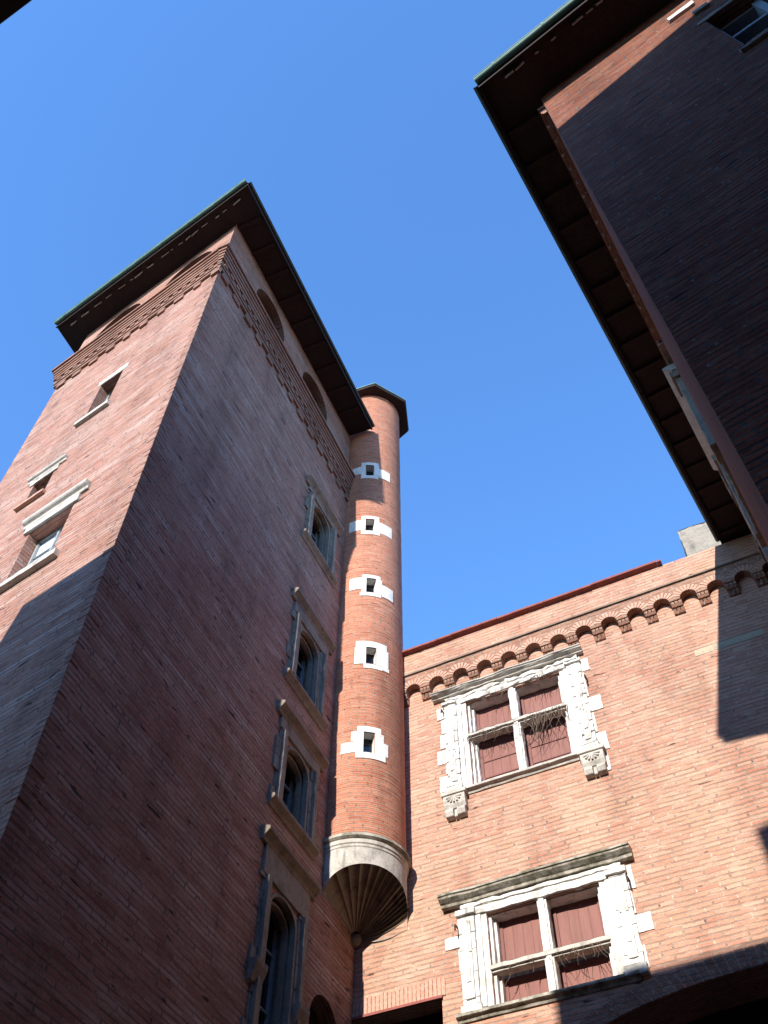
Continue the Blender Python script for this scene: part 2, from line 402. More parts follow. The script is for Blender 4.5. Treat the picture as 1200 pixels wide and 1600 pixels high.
# hidden faces: left side and back
pl = FA.p(-TW, 0, 0); pr = FB.p(.2, 0, 0)
bx = FB.d * (TB + .2)
for (p, q) in ((pl, pl + bx), (pl + bx, pr)):
    mb.wpoly([(p.x, p.y, 0), (p.x, p.y, 24.8 + CAM_H), (q.x, q.y, 24.8 + CAM_H), (q.x, q.y, 0)], [(0, 0), (0, 26), (12, 26), (12, 0)])
mb.build('wall', M_TOWER, tower, normals=False); [m_.build('blind_arch', M_RECESS_SHADE, tower, normals=False) for m_ in recess.values()]
# corner bricks, each course a little in or out
mb = MB(); z = LOW
rnd = random.Random(3)
while z < 21.3:
    h = .086
    j = rnd.uniform(.001, .011); L = rnd.choice((.2, .4)); z2 = z + h - .008
    cA = FA.p(0, 0, 0) - FA.o; base = FA.o
    k_ = j / (1 + FA.n.dot(FB.n)); tip = base + (FA.n + FB.n) * k_
    lu = -L * .5
    A0, A1 = FA.p(lu, j, 0), FA.p(lu, -.02, 0); B0, B1 = FB.p(-TB + .064 + L * .5, j, 0), FB.p(-TB + .064 + L * .5, -.02, 0)
    V = lambda p, zz: (p.x, p.y, zz + CAM_H)
    mb.wpoly([V(A0, z), V(tip, z), V(tip, z2), V(A0, z2)], [(lu, z), (0, z), (0, z2), (lu, z2)])
    mb.wpoly([V(tip, z), V(B0, z), V(B0, z2), V(tip, z2)], [(-TB, z), (-TB + L * .5, z), (-TB + L * .5, z2), (-TB, z2)])
    for zz in (z, z2): mb.wpoly([V(A0, zz), V(tip, zz), V(B0, zz), V(B1, zz), V(A1, zz)], [(lu, z + .03), (0, z + .03), (.1, z + .03), (.1, z + .04), (lu, z + .04)])
    mb.wpoly([V(A0, z), V(A1, z), V(A1, z2), V(A0, z2)], [(lu, z + .03), (lu, z + .03), (lu, z + .04), (lu, z + .04)])
    mb.wpoly([V(B0, z), V(B1, z), V(B1, z2), V(B0, z2)], [(lu, z + .03), (lu, z + .03), (lu, z + .04), (lu, z + .04)])
    z += h
mb.build('corner_brickwork', M_TOWER, tower)

def cornice(parent, fr, u0, u1, name='cornice', capL=0, capR=0):
    mb = MB()
    steps = [(21.60, 21.72, .06), (21.72, 21.80, .085), (21.94, 22.06, .125), (22.06, 22.18, .145), (22.18, 22.29, .17), (22.29, 22.40, .20), (22.40, 22.50, .245)]
    for z0, z1, p in steps: mb.box(fr, u0 - p * capL, u1 + p * capR, -.03, p, z0, z1 - .004)
    mb.box(fr, u0 - .1 * capL, u1 + .1 * capR, -.03, .08, 21.80, 21.94)
    rr = random.Random(int(u0 * 100))
    u = u0 + .1
    while u < u1 - .15:
        if rr.random() < .88: mb.box(fr, u + rr.uniform(-.03, .03), u + .27 + rr.uniform(-.03, .03), -.02, .05 + rr.uniform(-.01, .012), 21.40, 21.597); u += .56
    u = u0 + .02
    while u < u1 - .1:
        mb.box(fr, u, u + .14, .05, .108, 21.803, 21.936); u += .28
    return mb.build(name, M_CORN, parent)
cornice(tower, FA, -TW, 0, capL=1, capR=0)
cornice(tower, FB, -TB, -.4, capL=1)
# slightly stepped frieze bricks under the arches
# windows of the sunlit face
def small_window(fr, par, o, hood, sill, lintel, mat=None, pane='glass', sillmat=None):
    a, b, c, d, q = o
    mb = MB()
    if lintel: mb.rbox(fr, a - .12, b + .12, -.1, lintel[2], lintel[0], lintel[1], .006)
    else: mb.rbox(fr, a - .08, b + .08, -.1, .012, d + .005, d + .14, .006)
    wn = mb.build('window', M_STONE_A, par)
    m = MB(); m.box(fr, a, b, -q - .06, -q + .01, c, d)
    pn = m.build('pane', M_CURT if pane == 'curtain' else M_GLASS, wn)
    m = MB(); t = .05
    n0, n1 = -q + .012, -q + .06
    m.box(fr, a, a + t, n0, n1, c, d); m.box(fr, b - t, b, n0, n1, c, d); m.box(fr, a + t, b - t, n0, n1, d - t, d); m.box(fr, a + t, b - t, n0, n1, c, c + t)
    mid = (a + b) / 2; m.box(fr, mid - .025, mid + .025, n0, n1, c + t, d - t)
    k = 3
    for i in range(1, k):
        zz = c + (d - c) * i / k; m.box(fr, a + t, b - t, n0, n1 - .015, zz - .012, zz + .012)
    m.build('frame', M_FRAME, wn)
    if hood:
        u0, u1, z0, z1, p = hood
        m = MB(); m.prism_nz(fr, [(-.05, z0), (p * .35, z0), (p * .4, z0 + (z1 - z0) * .4), (p * .8, z0 + (z1 - z0) * .55), (p, z0 + (z1 - z0) * .7), (p, z1), (-.05, z1 + .02)], u0, u1)
        m.build('hood', M_STONE_A, wn, bevel=.008)
    if sill:
        u0, u1, z0, z1, p = sill
        m = MB(); m.rbox(fr, u0, u1, -.3, p, z0, z1, .005)
        m.build('sill', sillmat or M_STONE_A, wn)
    return wn
small_window(FA, tower, AW[0], None, (-3.12, -2.16, 17.42, 17.57, .08), (19.15, 19.40, .015))
small_window(FA, tower, AW[1], (-3.86, -2.80, 15.90, 16.03, .09), (-3.78, -3.0, 14.93, 15.02, .08), (15.75, 15.90, .03), sillmat=M_VOUSS)
small_window(FA, tower, AW[2], (-3.02, -1.44, 13.72, 13.92, .13), (-3.30, -1.45, 11.86, 12.01, .10), (13.51, 13.72, .05), pane='curtain')

# windows of the shaded face
def hooded_window(fr, par, b, s, hood, sill):
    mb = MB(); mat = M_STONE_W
    top = s + .34
    zb = b - .02
    rr = random.Random(int(b * 10))
    # jambs: two flat pilasters with quoins let into the brick
    z = zb
    while z < top - .05:
        h = min(rr.uniform(.28, .42), top - z)
        mb.rbox(fr, UB0 - .25 - rr.choice((0, .0, .12)), UB0 - .002, -.02, .03 + rr.uniform(0, .015), z, z + h - .006, .007)
        mb.rbox(fr, UB1 + .002, UB1 + .27 + rr.choice((0, .0, .08)), -.02, .03 + rr.uniform(0, .015), z, z + h - .006, .007)
        z += h
    for e0, e1 in ((UB0 - .20, UB0 - .09), (UB1 + .09, UB1 + .20)): mb.rbox(fr, e0, e1, .02, .095, zb, top, .006)
    mb.rbox(fr, UB0 - .3, UB1 + .3, -.02, .05, top + .004, hood - .02, .008)
    # stone lining of the reveal and arch
    mb.box(fr, UB0 + .002, UB0 + .03, -.34, .0, zb, s); mb.box(fr, UB1 - .03, UB1 - .002, -.34, .0, zb, s)
    for q0, q1, rad in ((-.08, .02, .0), (-.2, -.1, .05)):
        A = arch_pts((UB0 + UB1) / 2, (UB1 - UB0) / 2 - .004 - rad, s - rad, 16, .72)
        Bp = arch_pts((UB0 + UB1) / 2, (UB1 - UB0) / 2 - .06 - rad, s - rad, 16, .72)
        for i in range(16):
            mb.prism_uz(fr, [A[i], A[i + 1], Bp[i + 1], Bp[i]], q0, q1)
        mb.box(fr, UB0 + .004 + rad, UB0 + .06 + rad, q0, q1, zb, s - rad); mb.box(fr, UB1 - .06 - rad, UB1 - .004 - rad, q0, q1, zb, s - rad)
    wn = mb.build('window', mat, par)
    m = MB(); m.box(fr, UB0 - .02, UB1 + .02, -.45, -.345, zb, top)
    m.build('pane', M_GLASS, wn)
    m = MB()
    for a, c in ((UB0 + .05, UB0 + .11), (UB1 - .11, UB1 - .05), ((UB0 + UB1) / 2 - .03, (UB0 + UB1) / 2 + .03)): m.box(fr, a, c, -.343, -.29, zb, s + .1)
    for i in range(1, 4):
        zz = zb + (s - zb) * i / 3.4; m.box(fr, UB0 + .05, UB1 - .05, -.342, -.30, zz - .015, zz + .015)
    m.build('frame', M_FRAME, wn)
    m = MB(); p = .16; h = hood
    m.prism_nz(fr, [(-.05, h - .04), (.05, h - .04), (.07, h + .02), (.09, h + .04), (p * .85, h + .09), (p, h + .11), (p, h + .17), (.02, h + .22), (-.05, h + .22)], UB0 - .45, UB1 + .45)
    m.build('hood', M_DIRT_SHADE, wn, bevel=.008)
    if sill:
        m = MB(); z = sill
        m.prism_nz(fr, [(-.35, z + .02), (.02, z - .02), (.05, z + .04), (.10, z + .09), (.12, z + .11), (.12, z + .17), (-.02, z + .215), (-.35, z + .22)], UB0 - .37, UB1 + .37)
        m.build('sill', M_DIRT_SHADE, wn, bevel=.008)
    else:
        for e0 in (UB0 - .36, UB1 + .03):
            m = MB(); m.prism_nz(fr, [(-.02, 7.15), (.06, 7.2), (.14, 7.42), (.15, 7.5), (-.02, 7.5)], e0, e0 + .33)
            m.build('corbel', M_STONE_W, wn, bevel=.01)
for b, s, h, z in BW: hooded_window(FB, tower, b, s, h, z)
mb = MB(); mb.box(FB, -1.5, -.54, -.45, -.295, 4.9, 8.15); mb.build('doorway', M_DARK, tower)

# roof of the tower
ZE = 24.70
c_, l_, b_ = Vector((-3.46, 7.30, 0)), Vector((-9.06, 11.23, 0)), Vector((-.372, 14.25, 0))
l_back = l_ + FB.d * 9.6; b_wall = FB.p(-1.45, -.4, 0); b_far = FB.p(.35, -.3, 0)
c_ = c_ - FA.n * .06 - FB.n * .06; l_ = l_ - FA.n * .06; b_ = b_ - FB.n * .06 + FB.d * .18
eave_poly = [(l_.x, l_.y), (c_.x, c_.y), (b_.x, b_.y), (b_wall.x, b_wall.y), (b_far.x, b_far.y), (l_back.x, l_back.y)]
mb = MB(); mb.slab(eave_poly, ZE + .02, ZE + .12)
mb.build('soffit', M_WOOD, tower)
mb = MB(); apex = Vector((-4.3, 14.2, ZE + 2.0 + CAM_H))
for i in range(6):
    (x, y), (p, q) = eave_poly[i], eave_poly[(i + 1) % 6]
    mb.wpoly([(x, y, ZE + .121 + CAM_H), (p, q, ZE + .121 + CAM_H), tuple(apex)])
mb.build('roof', M_TILE, tower)
def edge_inset(p, q, inward, a): return p + inward * a, q + inward * a
def gutter(parent, p, q, out, z, mat, name='gutter', r=.062):
    """half-round metal gutter with straps, along an eave edge"""
    mb = MB(); L = (q - p).length; d = (q - p).normalized(); K = 10
    ring = []
    for i in range(K + 1):
        a = math.pi + math.pi * i / K
        ring.append((r * math.cos(a), r * math.sin(a)))
    for (a, b), (e, f) in zip(ring, ring[1:]):
        P = lambda t, x, zz: tuple(p + d * t + out * (x + r) + Vector((0, 0, zz + z + CAM_H)))
        mb.wpoly([P(0, a, b), P(L, a, b), P(L, e, f), P(0, e, f)])
    t = .35
    while t < L:
        c = p + d * t + out * r
        for s0, s1 in zip(ring, ring[1:]):
            Q = lambda tt, x, zz: tuple(c + d * tt + out * x * 1.14 + Vector((0, 0, zz * 1.14 + z + CAM_H)))
            mb.wpoly([Q(0, *s0), Q(.03, *s0), Q(.03, *s1), Q(0, *s1)])
        t += .9
    mb.tube([p + out * (2 * r) + Vector((0, 0, z + CAM_H)), q + out * (2 * r) + Vector((0, 0, z + CAM_H))], .011, 6)
    return mb.build(name, mat, parent)
nA, nB = FA.n, FB.n
gutter(tower, l_, c_, nA, ZE + .12, M_COPPER)
gutter(tower, c_, b_, nB, ZE + .12, M_LEAD, r=.036)
def fascia(parent, p, q, inward, z, mat=M_WOOD):
    mb = MB(); i0, i1 = p + inward * .03, q + inward * .03
    mb.slab([(p.x, p.y), (q.x, q.y), (i1.x, i1.y), (i0.x, i0.y)], z - .05, z + .018); return mb.build('fascia', mat, parent)
fascia(tower, l_, c_, -nA, ZE); fascia(tower, c_, b_, -nB, ZE)
def batten(parent, p, q, inward, z, seed, dist=.17):
    """split lath behind the eave edge, catching the sun in dashes"""
    rr = random.Random(seed); mb = MB(); L = (q - p).length; d = (q - p).normalized(); t = .4
    while t < L - .4:
        l = rr.uniform(.05, .28); a = p + d * t + inward * (dist + rr.uniform(-.01, .01)); b = p + d * min(t + l, L - .3) + inward * (dist + rr.uniform(-.01, .01))
        h = rr.uniform(.04, .115); x, y = a + inward * .02, b + inward * .02
        mb = MB(); mb.slab([(a.x, a.y), (b.x, b.y), (y.x, y.y), (x.x, x.y)], z - h + .02, z + .019); mb.build('lath', M_BATTEN, parent)
        t += l + rr.uniform(.03, .3)
batten(tower, l_, c_, -nA, ZE, 5)
def rafters(parent, p, q, inward, z, length, step, start=.5):
    L = (q - p).length; d = (q - p).normalized(); t = start
    while t < L - .2:
        mb = MB(); a = p + d * t; w_ = d * .05
        pts = [a - w_ + inward * .06, a + w_ + inward * .06, a + w_ + inward * length, a - w_ + inward * length]
        mb.slab([(v.x, v.y) for v in pts], z - .04, z + .019)
        mb.build('rafter', M_RAFT, parent); t += step
rafters(tower, c_, b_, -nB, ZE, .9, .75, .9)

# ================================================================== STAIR TURRET
TC = Vector((-.43, 15.46, 0)); TR = .889; ZT0, ZT1 = 10.72, 27.01
turret = thing('stair_turret', 'slim round brick turret with five white slit windows beside the square tower', 'turret', (TC.x, TC.y, 0))
def cyl(a, r, z): return (TC.x + math.sin(a) * r, TC.y + math.cos(a) * r, z + CAM_H)   # a clockwise from +Y
FACE = math.atan2(-TC.x, -TC.y)           # azimuth facing the viewer (about 180 deg)
tw = [(20.33 + .0, .17, .34), ]
# slit windows: (centre azimuth offset deg, z centre, half width, half height)
SL = []
mb = MB()
for z0, az0 in TURWIN if 'TURWIN' in globals() else []: pass
TW5 = [(-1.56, 57.25), (-1.40, 54.05), (-1.13, 50.49), (-.99, 46.40), (-1.00, 41.49)]
for a_deg, e_deg in TW5:
    a = R(a_deg); dv = Vector((math.sin(a), math.cos(a), 0))
    tca = TC.dot(dv); dist = tca - math.sqrt(max(0, TR * TR - (TC - dv * tca).length_squared))
    P = dv * dist; ang = math.atan2(P.x - TC.x, P.y - TC.y) % (2 * math.pi)
    SL.append((ang, dist * math.tan(R(e_deg))))
HW, HH = .12, .26
SEG = 120
dA = 2 * math.pi / SEG
# each course a ring standing a little in or out, with sunk joints; slit openings are left out of the grid
rnd = random.Random(11)
rows = []; z = ZT0; H = .086
zcuts = []
while z < ZT1 - .001:
    r_ = TR + rnd.uniform(-.0022, .0022)
    rows.append((z, min(z + .068, ZT1), r_)); rows.append((min(z + .068, ZT1), min(z + H, ZT1), TR - .0045)); z += H
def in_slit(am, zm):
    for ang, zc in SL:
        da = (am - ang + math.pi) % (2 * math.pi) - math.pi
        if abs(da) * TR < HW and abs(zm - zc) < HH: return True
    return False
for (z0, z1, r_), nx in zip(rows, rows[1:] + [None]):
    for i in range(SEG):
        a0, a1 = i * dA, (i + 1) * dA
        if in_slit((a0 + a1) / 2, (z0 + z1) / 2): continue
        jr = r_
        mb.wpoly([cyl(a0, jr, z0), cyl(a1, jr, z0), cyl(a1, jr, z1), cyl(a0, jr, z1)], [(a0 * TR, z0), (a1 * TR, z0), (a1 * TR, z1), (a0 * TR, z1)])
        if nx: mb.wpoly([cyl(a0, jr, z1), cyl(a1, jr, z1), cyl(a1, nx[2], z1), cyl(a0, nx[2], z1)], [(a0 * TR, z1 - .03), (a1 * TR, z1 - .03), (a1 * TR, z1 - .025), (a0 * TR, z1 - .025)])
mb.build('shaft', M_TURRET, turret)
mb = MB()
for i in range(48): pass
def ring(mb, r0, z0, r1, z1, k=72, a0=0, a1=2 * math.pi):
    for i in range(k):
        p, q = a0 + (a1 - a0) * i / k, a0 + (a1 - a0) * (i + 1) / k
        mb.wpoly([cyl(p, r0, z0), cyl(q, r0, z0), cyl(q, r1, z1), cyl(p, r1, z1)], [(p * r0, z0), (q * r0, z0), (q * r1, z1), (p * r1, z1)])
# dark core so that the slits look into a stair
ring(mb, TR - .32, ZT0, TR - .32, ZT1); mb.build('stair_core', M_DARK, turret)
# slit windows
shapes = [  # ragged stone blocks (arc offset from centre, z offset): list of boxes (s0,s1,z0,z1)
    [(-.24, .24, .26, .40), (-.24, -.115, -.26, .26), (.115, .26, -.26, .26), (-.24, .24, -.40, -.26), (-.52, -.24, -.16, .20), (.26, .60, -.30, .14)],
    [(-.22, .24, .26, .38), (-.22, -.115, -.26, .26), (.115, .24, -.26, .26), (-.22, .26, -.40, -.26), (-.55, -.22, -.22, .22), (.24, .62, -.28, .16)],
    [(-.22, .22, .26, .38), (-.22, -.115, -.26, .26), (.115, .26, -.26, .26), (-.26, .24, -.38, -.26), (-.52, -.22, -.14, .28), (.26, .58, -.32, .10)],
    [(-.34, .36, .26, .44), (-.36, -.115, -.26, .26), (.115, .40, -.26, .26), (-.16, .24, -.38, -.26), (.24, .42, -.36, -.26)],
    [(-.24, .24, .26, .40), (-.36, -.115, .02, .26), (-.30, -.115, -.26, .02), (.115, .30, -.26, .26), (-.26, .34, -.40, -.26), (-.56, -.30, -.26, .0), (.30, .40, -.26, .06)],
]
for (ang, zc), blocks in zip(SL, shapes):
    mb = MB()
    for s0, s1, z0, z1 in blocks:
        k = max(1, int((s1 - s0) / .05)); ro, ri = TR + .010 + random.uniform(0, .006), TR - .02
        for i in range(k):
            p, q = ang + (s0 + (s1 - s0) * i / k) / TR, ang + (s0 + (s1 - s0) * (i + 1) / k) / TR
            # azimuth runs clockwise; seen from outside, right is decreasing azimuth
            p, q = 2 * ang - p, 2 * ang - q
            mb.wpoly([cyl(p, ro, zc + z0), cyl(q, ro, zc + z0), cyl(q, ro, zc + z1), cyl(p, ro, zc + z1)])
            mb.wpoly([cyl(p, ro, zc + z1), cyl(q, ro, zc + z1), cyl(q, ri, zc + z1), cyl(p, ri, zc + z1)])
            mb.wpoly([cyl(p, ri, zc + z0), cyl(q, ri, zc + z0), cyl(q, ro, zc + z0), cyl(p, ro, zc + z0)])
        for e in (s0, s1):
            p = ang - e / TR
            mb.wpoly([cyl(p, ri, zc + z0), cyl(p, ro, zc + z0), cyl(p, ro, zc + z1), cyl(p, ri, zc + z1)])
    # reveal
    a0, a1 = ang - HW / TR, ang + HW / TR; rin = TR - .30; ro = TR + .012
    for a in (a0, a1): mb.wpoly([cyl(a, rin, zc - HH), cyl(a, ro, zc - HH), cyl(a, ro, zc + HH), cyl(a, rin, zc + HH)])
    for zz in (zc - HH, zc + HH): mb.wpoly([cyl(a0, rin, zz), cyl(a1, rin, zz), cyl(a1, ro, zz), cyl(a0, ro, zz)])
    wn = mb.build('window', M_PLASTER, turret)
    m = MB()
    fx = ang; m.wpoly([cyl(a0, TR - .2, zc - HH), cyl(a1, TR - .2, zc - HH), cyl(a1, TR - .2, zc + HH), cyl(a0, TR - .2, zc + HH)])
    m.build('pane', M_GLASS, wn)
# many-sided cap
mb = MB(); OR = 1.25; ZC = 27.0; o8 = [R(v) for v in (175, 122, 71, 20, -31, -82, -134)]
for i in range(7):
    a, b = o8[i], o8[(i + 1) % 7]
    A, B = cyl(a, OR, ZC), cyl(b, OR, ZC); A2, B2 = cyl(a, OR, ZC + .09), cyl(b, OR, ZC + .09)
    mb.wpoly([A, B, B2, A2]); mb.wpoly([A, B, cyl(b, .5, ZC), cyl(a, .5, ZC)])
mb.build('soffit', M_WOOD, turret)
mb = MB()
for i in range(7):
    a, b = o8[i], o8[(i + 1) % 7]
    mb.wpoly([cyl(a, OR + .03, ZC + .092), cyl(b, OR + .03, ZC + .092), cyl(b, OR + .03, ZC + .13), cyl(a, OR + .03, ZC + .13)])
    mb.wpoly([cyl(a, OR + .03, ZC + .13), cyl(b, OR + .03, ZC + .13), (TC.x, TC.y, ZC + .65 + CAM_H)]); mb.wpoly([cyl(a, OR + .03, ZC + .092), cyl(b, OR + .03, ZC + .092), cyl(b, OR - .2, ZC + .092), cyl(a, OR - .2, ZC + .092)])
mb.build('roof', M_COPPER, turret)
# moulding and stone drum
mb = MB()
for (r0, z0), (r1, z1) in zip([(TR - .02, 10.80), (TR + .08, 10.77), (TR + .09, 10.71), (TR + .05, 10.68), (TR - .02, 10.67)], [(TR + .08, 10.77), (TR + .09, 10.71), (TR + .05, 10.68), (TR - .02, 10.67)]):
    ring(mb, r0, z0, r1, z1, 96)
o = mb.build('moulding', M_MOSS, turret, smooth=False)
# squinch: the drum's foot is an arch between the two walls, its shell fluted down to the corner
def on_wall(fr, side):
    """azimuth where the cylinder cuts a wall frame (u chosen by side)"""
    c = fr.o - TC; b = fr.d.dot(c); k = c.length_squared - TR * TR; dsc = math.sqrt(b * b - k)
    u = -b + side * dsc; P = fr.o + fr.d * u; return math.atan2(P.x - TC.x, P.y - TC.y) % (2 * math.pi), u
aB, uB = on_wall(FB, -1); aK, uK = on_wall(FK, 1)
# azimuth from aB (left) to aK (right) passing the front
def lerp_a(t):
    d_ = (aK - aB) % (2 * math.pi) - 2 * math.pi     # decreasing azimuth = left to right
    return aB + d_ * t
def z_arch(t): return 9.57 + .14 * (1 - t) + .56 * math.sqrt(max(0, 1 - (2 * t - 1) ** 2))
mb = MB(); K = 96
prof = [(TR + .035, 10.675), (TR + .035, 10.60), (TR + .015, 10.58), (TR + .015, 10.54), (TR, 10.52)]
for (r0, z0), (r1, z1) in zip(prof, prof[1:]): ring(mb, r0, z0, r1, z1, 96)
for i in range(K):
    t0, t1 = i / K, (i + 1) / K
    a0, a1 = lerp_a(t0), lerp_a(t1)
    mb.wpoly([cyl(a0, TR, z_arch(t0)), cyl(a1, TR, z_arch(t1)), cyl(a1, TR, 10.52), cyl(a0, TR, 10.52)])
mb.build('drum', M_STONE_A, turret)
mb = MB(); apx = Vector((FK.o.x, FK.o.y, 9.60 + CAM_H)) + (TC - FK.o).normalized() * .05
NF = 16; SUB = 14; RAD = 10
def fan_pt(t, s):
    e = Vector(cyl(lerp_a(t), TR - .01, z_arch(t)))
    p = apx.lerp(e, s)
    ph = (9 * t + 7 * t ** 4) % 1.0
    depth = (.13 * s + .006) * (math.sin(math.pi * ph) ** .45)            # flute cut up into the shell
    sag = (.06 - .17 * max(0, (t - .55) / .45)) * math.sin(math.pi * s)                                     # shell bows upward
    k = min(1, max(0, (t - .6) / .3)); k = k * k * (3 - 2 * k)
    return p + Vector((0, 0, sag)) + Vector((0, 0, depth)) * (1 - k * .5) - FK.n * depth * k * .8
for i in range(NF * SUB):
    for j in range(RAD):
        t0, t1, s0, s1 = i / (NF * SUB), (i + 1) / (NF * SUB), .1 + .9 * j / RAD, .1 + .9 * (j + 1) / RAD
        mb.wpoly([fan_pt(t0, s0), fan_pt(t1, s0), fan_pt(t1, s1), fan_pt(t0, s1)])
mb.build('squinch', M_FAN, turret, smooth=True)
mb = MB()                                                             # small round boss at the apex
for i in range(8):
    for j in range(16):
        P = lambda a, b: apx + Vector((math.sin(b) * math.sin(a), math.cos(b) * math.sin(a), math.cos(a))) * .13 + Vector((0, 0, .0))
        mb.wpoly([P(math.pi * i / 8, 2 * math.pi * j / 16), P(math.pi * (i + 1) / 8, 2 * math.pi * j / 16), P(math.pi * (i + 1) / 8, 2 * math.pi * (j + 1) / 16), P(math.pi * i / 8, 2 * math.pi * (j + 1) / 16)])
mb.build('boss', M_FAN, turret, smooth=True)

# ================================================================== REAR BUILDING
rear = thing('rear_building', 'sunlit brick house with small corbel arches and two white stone cross windows', 'house', (FK.p(5, 0, 0).x, FK.p(5, 0, 0).y, 0))
UW = (2.44, 4.49, 12.06, 14.26); LW = (2.48, 4.45, 7.90, 9.46)
mb = MB()
mb.wall(FK, -4.0, 14.0, LOW, 15.2, [(*UW, .32), (*LW, .32), (.02, 1.60, 5.6, 8.26, .45), (3.4, 10.2, 3.0, 7.62, .9)])
arch_spandrel(mb, FK, 3.4, 10.2, 6.71, 7.62, .9, .854 / 3.4, 0, 40)
mb.wpoly([tuple(FK.p(14, 0, LOW)), tuple(FK.p(14, -8, LOW)), tuple(FK.p(14, -8, 16.0)), tuple(FK.p(14, 0, 16.0))])
mb.wpoly([tuple(FK.p(-4, -8, LOW)), tuple(FK.p(14, -8, LOW)), tuple(FK.p(14, -8, 16.0)), tuple(FK.p(-4, -8, 16.0))])
mb.build('wall', M_BACK, rear, normals=False)
# arch band on corbels
PJ = .18; SP = .5525; U0 = 1.319 - 2 * SP; NAR = 17; ZSP = 14.96; RA = .165
mb = MB(); A0 = U0 - SP / 2
pts_top = 15.44
for i in range(NAR):
    uc = U0 + i * SP; a, b = uc - SP / 2, uc + SP / 2
    A = arch_pts(uc, RA, ZSP, 12)
    mb.poly(FK, [(a, PJ, ZSP), (uc - RA, PJ, ZSP), *[(p, PJ, q) for p, q in A[1:7]], (uc, PJ, pts_top), (a, PJ, pts_top)])
    mb.poly(FK, [(uc, PJ, pts_top), *[(p, PJ, q) for p, q in A[6:12]], (uc + RA, PJ, ZSP), (b, PJ, ZSP), (b, PJ, pts_top)])
    for (p, q), (r_, s_) in zip(A, A[1:]): mb.poly(FK, [(p, PJ, q), (p, 0, q), (r_, 0, s_), (r_, PJ, s_)])
    mb.poly(FK, [(a, 0, ZSP), (uc - RA, 0, ZSP), (uc - RA, PJ, ZSP), (a, PJ, ZSP)]); mb.poly(FK, [(uc + RA, 0, ZSP), (b, 0, ZSP), (b, PJ, ZSP), (uc + RA, PJ, ZSP)])
mb.build('arch_band', M_ARCHB, rear, normals=False)
mb = MB(); rr = random.Random(21)
for i in range(NAR):
    uc = U0 + i * SP
    for k in range(11):
        t = math.pi * (k + .5) / 11 ; hw = math.pi / 11 * .36; r1 = .315 + rr.uniform(-.02, .015)
        pts = []
        for r_, tt in ((RA + .004, t - hw), (RA + .004, t + hw), (r1, t + hw * .9), (r1, t - hw * .9)):
            pts.append((uc - r_ * math.cos(tt), ZSP + r_ * math.sin(tt)))
        if k in (0, 10): continue
        mb.prism_uz(FK, pts, PJ - .01, PJ + .006 + rr.uniform(0, .006))
mb.build('arch_voussoirs', M_VOUSS, rear)
# corbels: two rows of three rounded lobes
def corbel_mesh(uc):
    mb = MB(); w3 = .235 / 3
    for row, (z0, z1, n) in enumerate(((14.715, 14.835, .085), (14.838, 14.957, .165))):
        for k in range(3):
            a = uc - .1175 + k * w3; S_ = 6
            prof = [(0, z1)] + [(n - .045 + .045 * math.sin(math.pi / 2 * j / S_), z1 - (z1 - z0) * (.25 + .75 * (1 - math.cos(math.pi / 2 * (S_ - j) / S_)) ) if False else z0 + (z1 - z0) * j / S_) for j in range(S_, -1, -1)] + [(0, z0)]
            mb.prism_nz(FK, prof, a + .006, a + w3 - .006)
        mb.box(FK, uc - .112, uc + .112, 0, n - .05, z0 + .004, z1 - .004)
    return mb
first = corbel_mesh(U0 + SP / 2).build('corbel', M_ARCHB, rear, bevel=.008)
for i in range(1, NAR - 1):
    o = first.copy(); o.location = FK.d * (i * SP + rr.uniform(-.012, .012)) + FK.n * rr.uniform(-.015, .004) + Vector((0, 0, rr.uniform(-.008, .008))); o.parent = rear; COL.objects.link(o)
# parapet, dark strip painted for its shadow line, coping
mb = MB(); mb.box(FK, -3.9, 13.9, -.5, PJ + .02, 15.44, 16.06)
mb.build('parapet', M_BACK, rear)
mb = MB(); mb.rbox(FK, .3, 11, .05, PJ + .04, 15.425, 15.455, .005, .25); mb.build('parapet_shadow_line', M_DIRT_SHADE, rear)
mb = MB(); u = .2; rr = random.Random(4)
while u < 7.1:
    l = .36; e = min(u + l, 7.14)
    zz = rr.uniform(-.008, .008)
    mb.prism_nz(FK, [(-.6, 16.12 + zz), (-.55, 16.065), (PJ + .02, 16.065), (PJ + .14, 16.085 + zz), (PJ + .15, 16.125 + zz), (PJ + .02, 16.19 + zz), (-.6, 16.30 + zz)], u, e - .006); u += l
mb.build('coping', M_TILE_CAP, rear)
mb = MB(); mb.rbox(FK, 7.66, 9.1, -.75, .06, 16.05, 17.12, .02, .14); mb.build('chimney', M_CHIM, rear)
mb = MB(); mb.slab([(p.x, p.y) for p in (FK.p(-3.9, -.51, 0), FK.p(13.9, -.51, 0), FK.p(13.9, -8, 0), FK.p(-3.9, -8, 0))], 15.7, 15.8)
mb.build('roof', M_TILE, rear)
# mortar patch let into the wall
mb = MB(); mb.rbox(FK, 7.12, 8.42, -.02, .012, 13.50, 13.66, .006); mb.build('stone_patch', M_PATCH, rear)

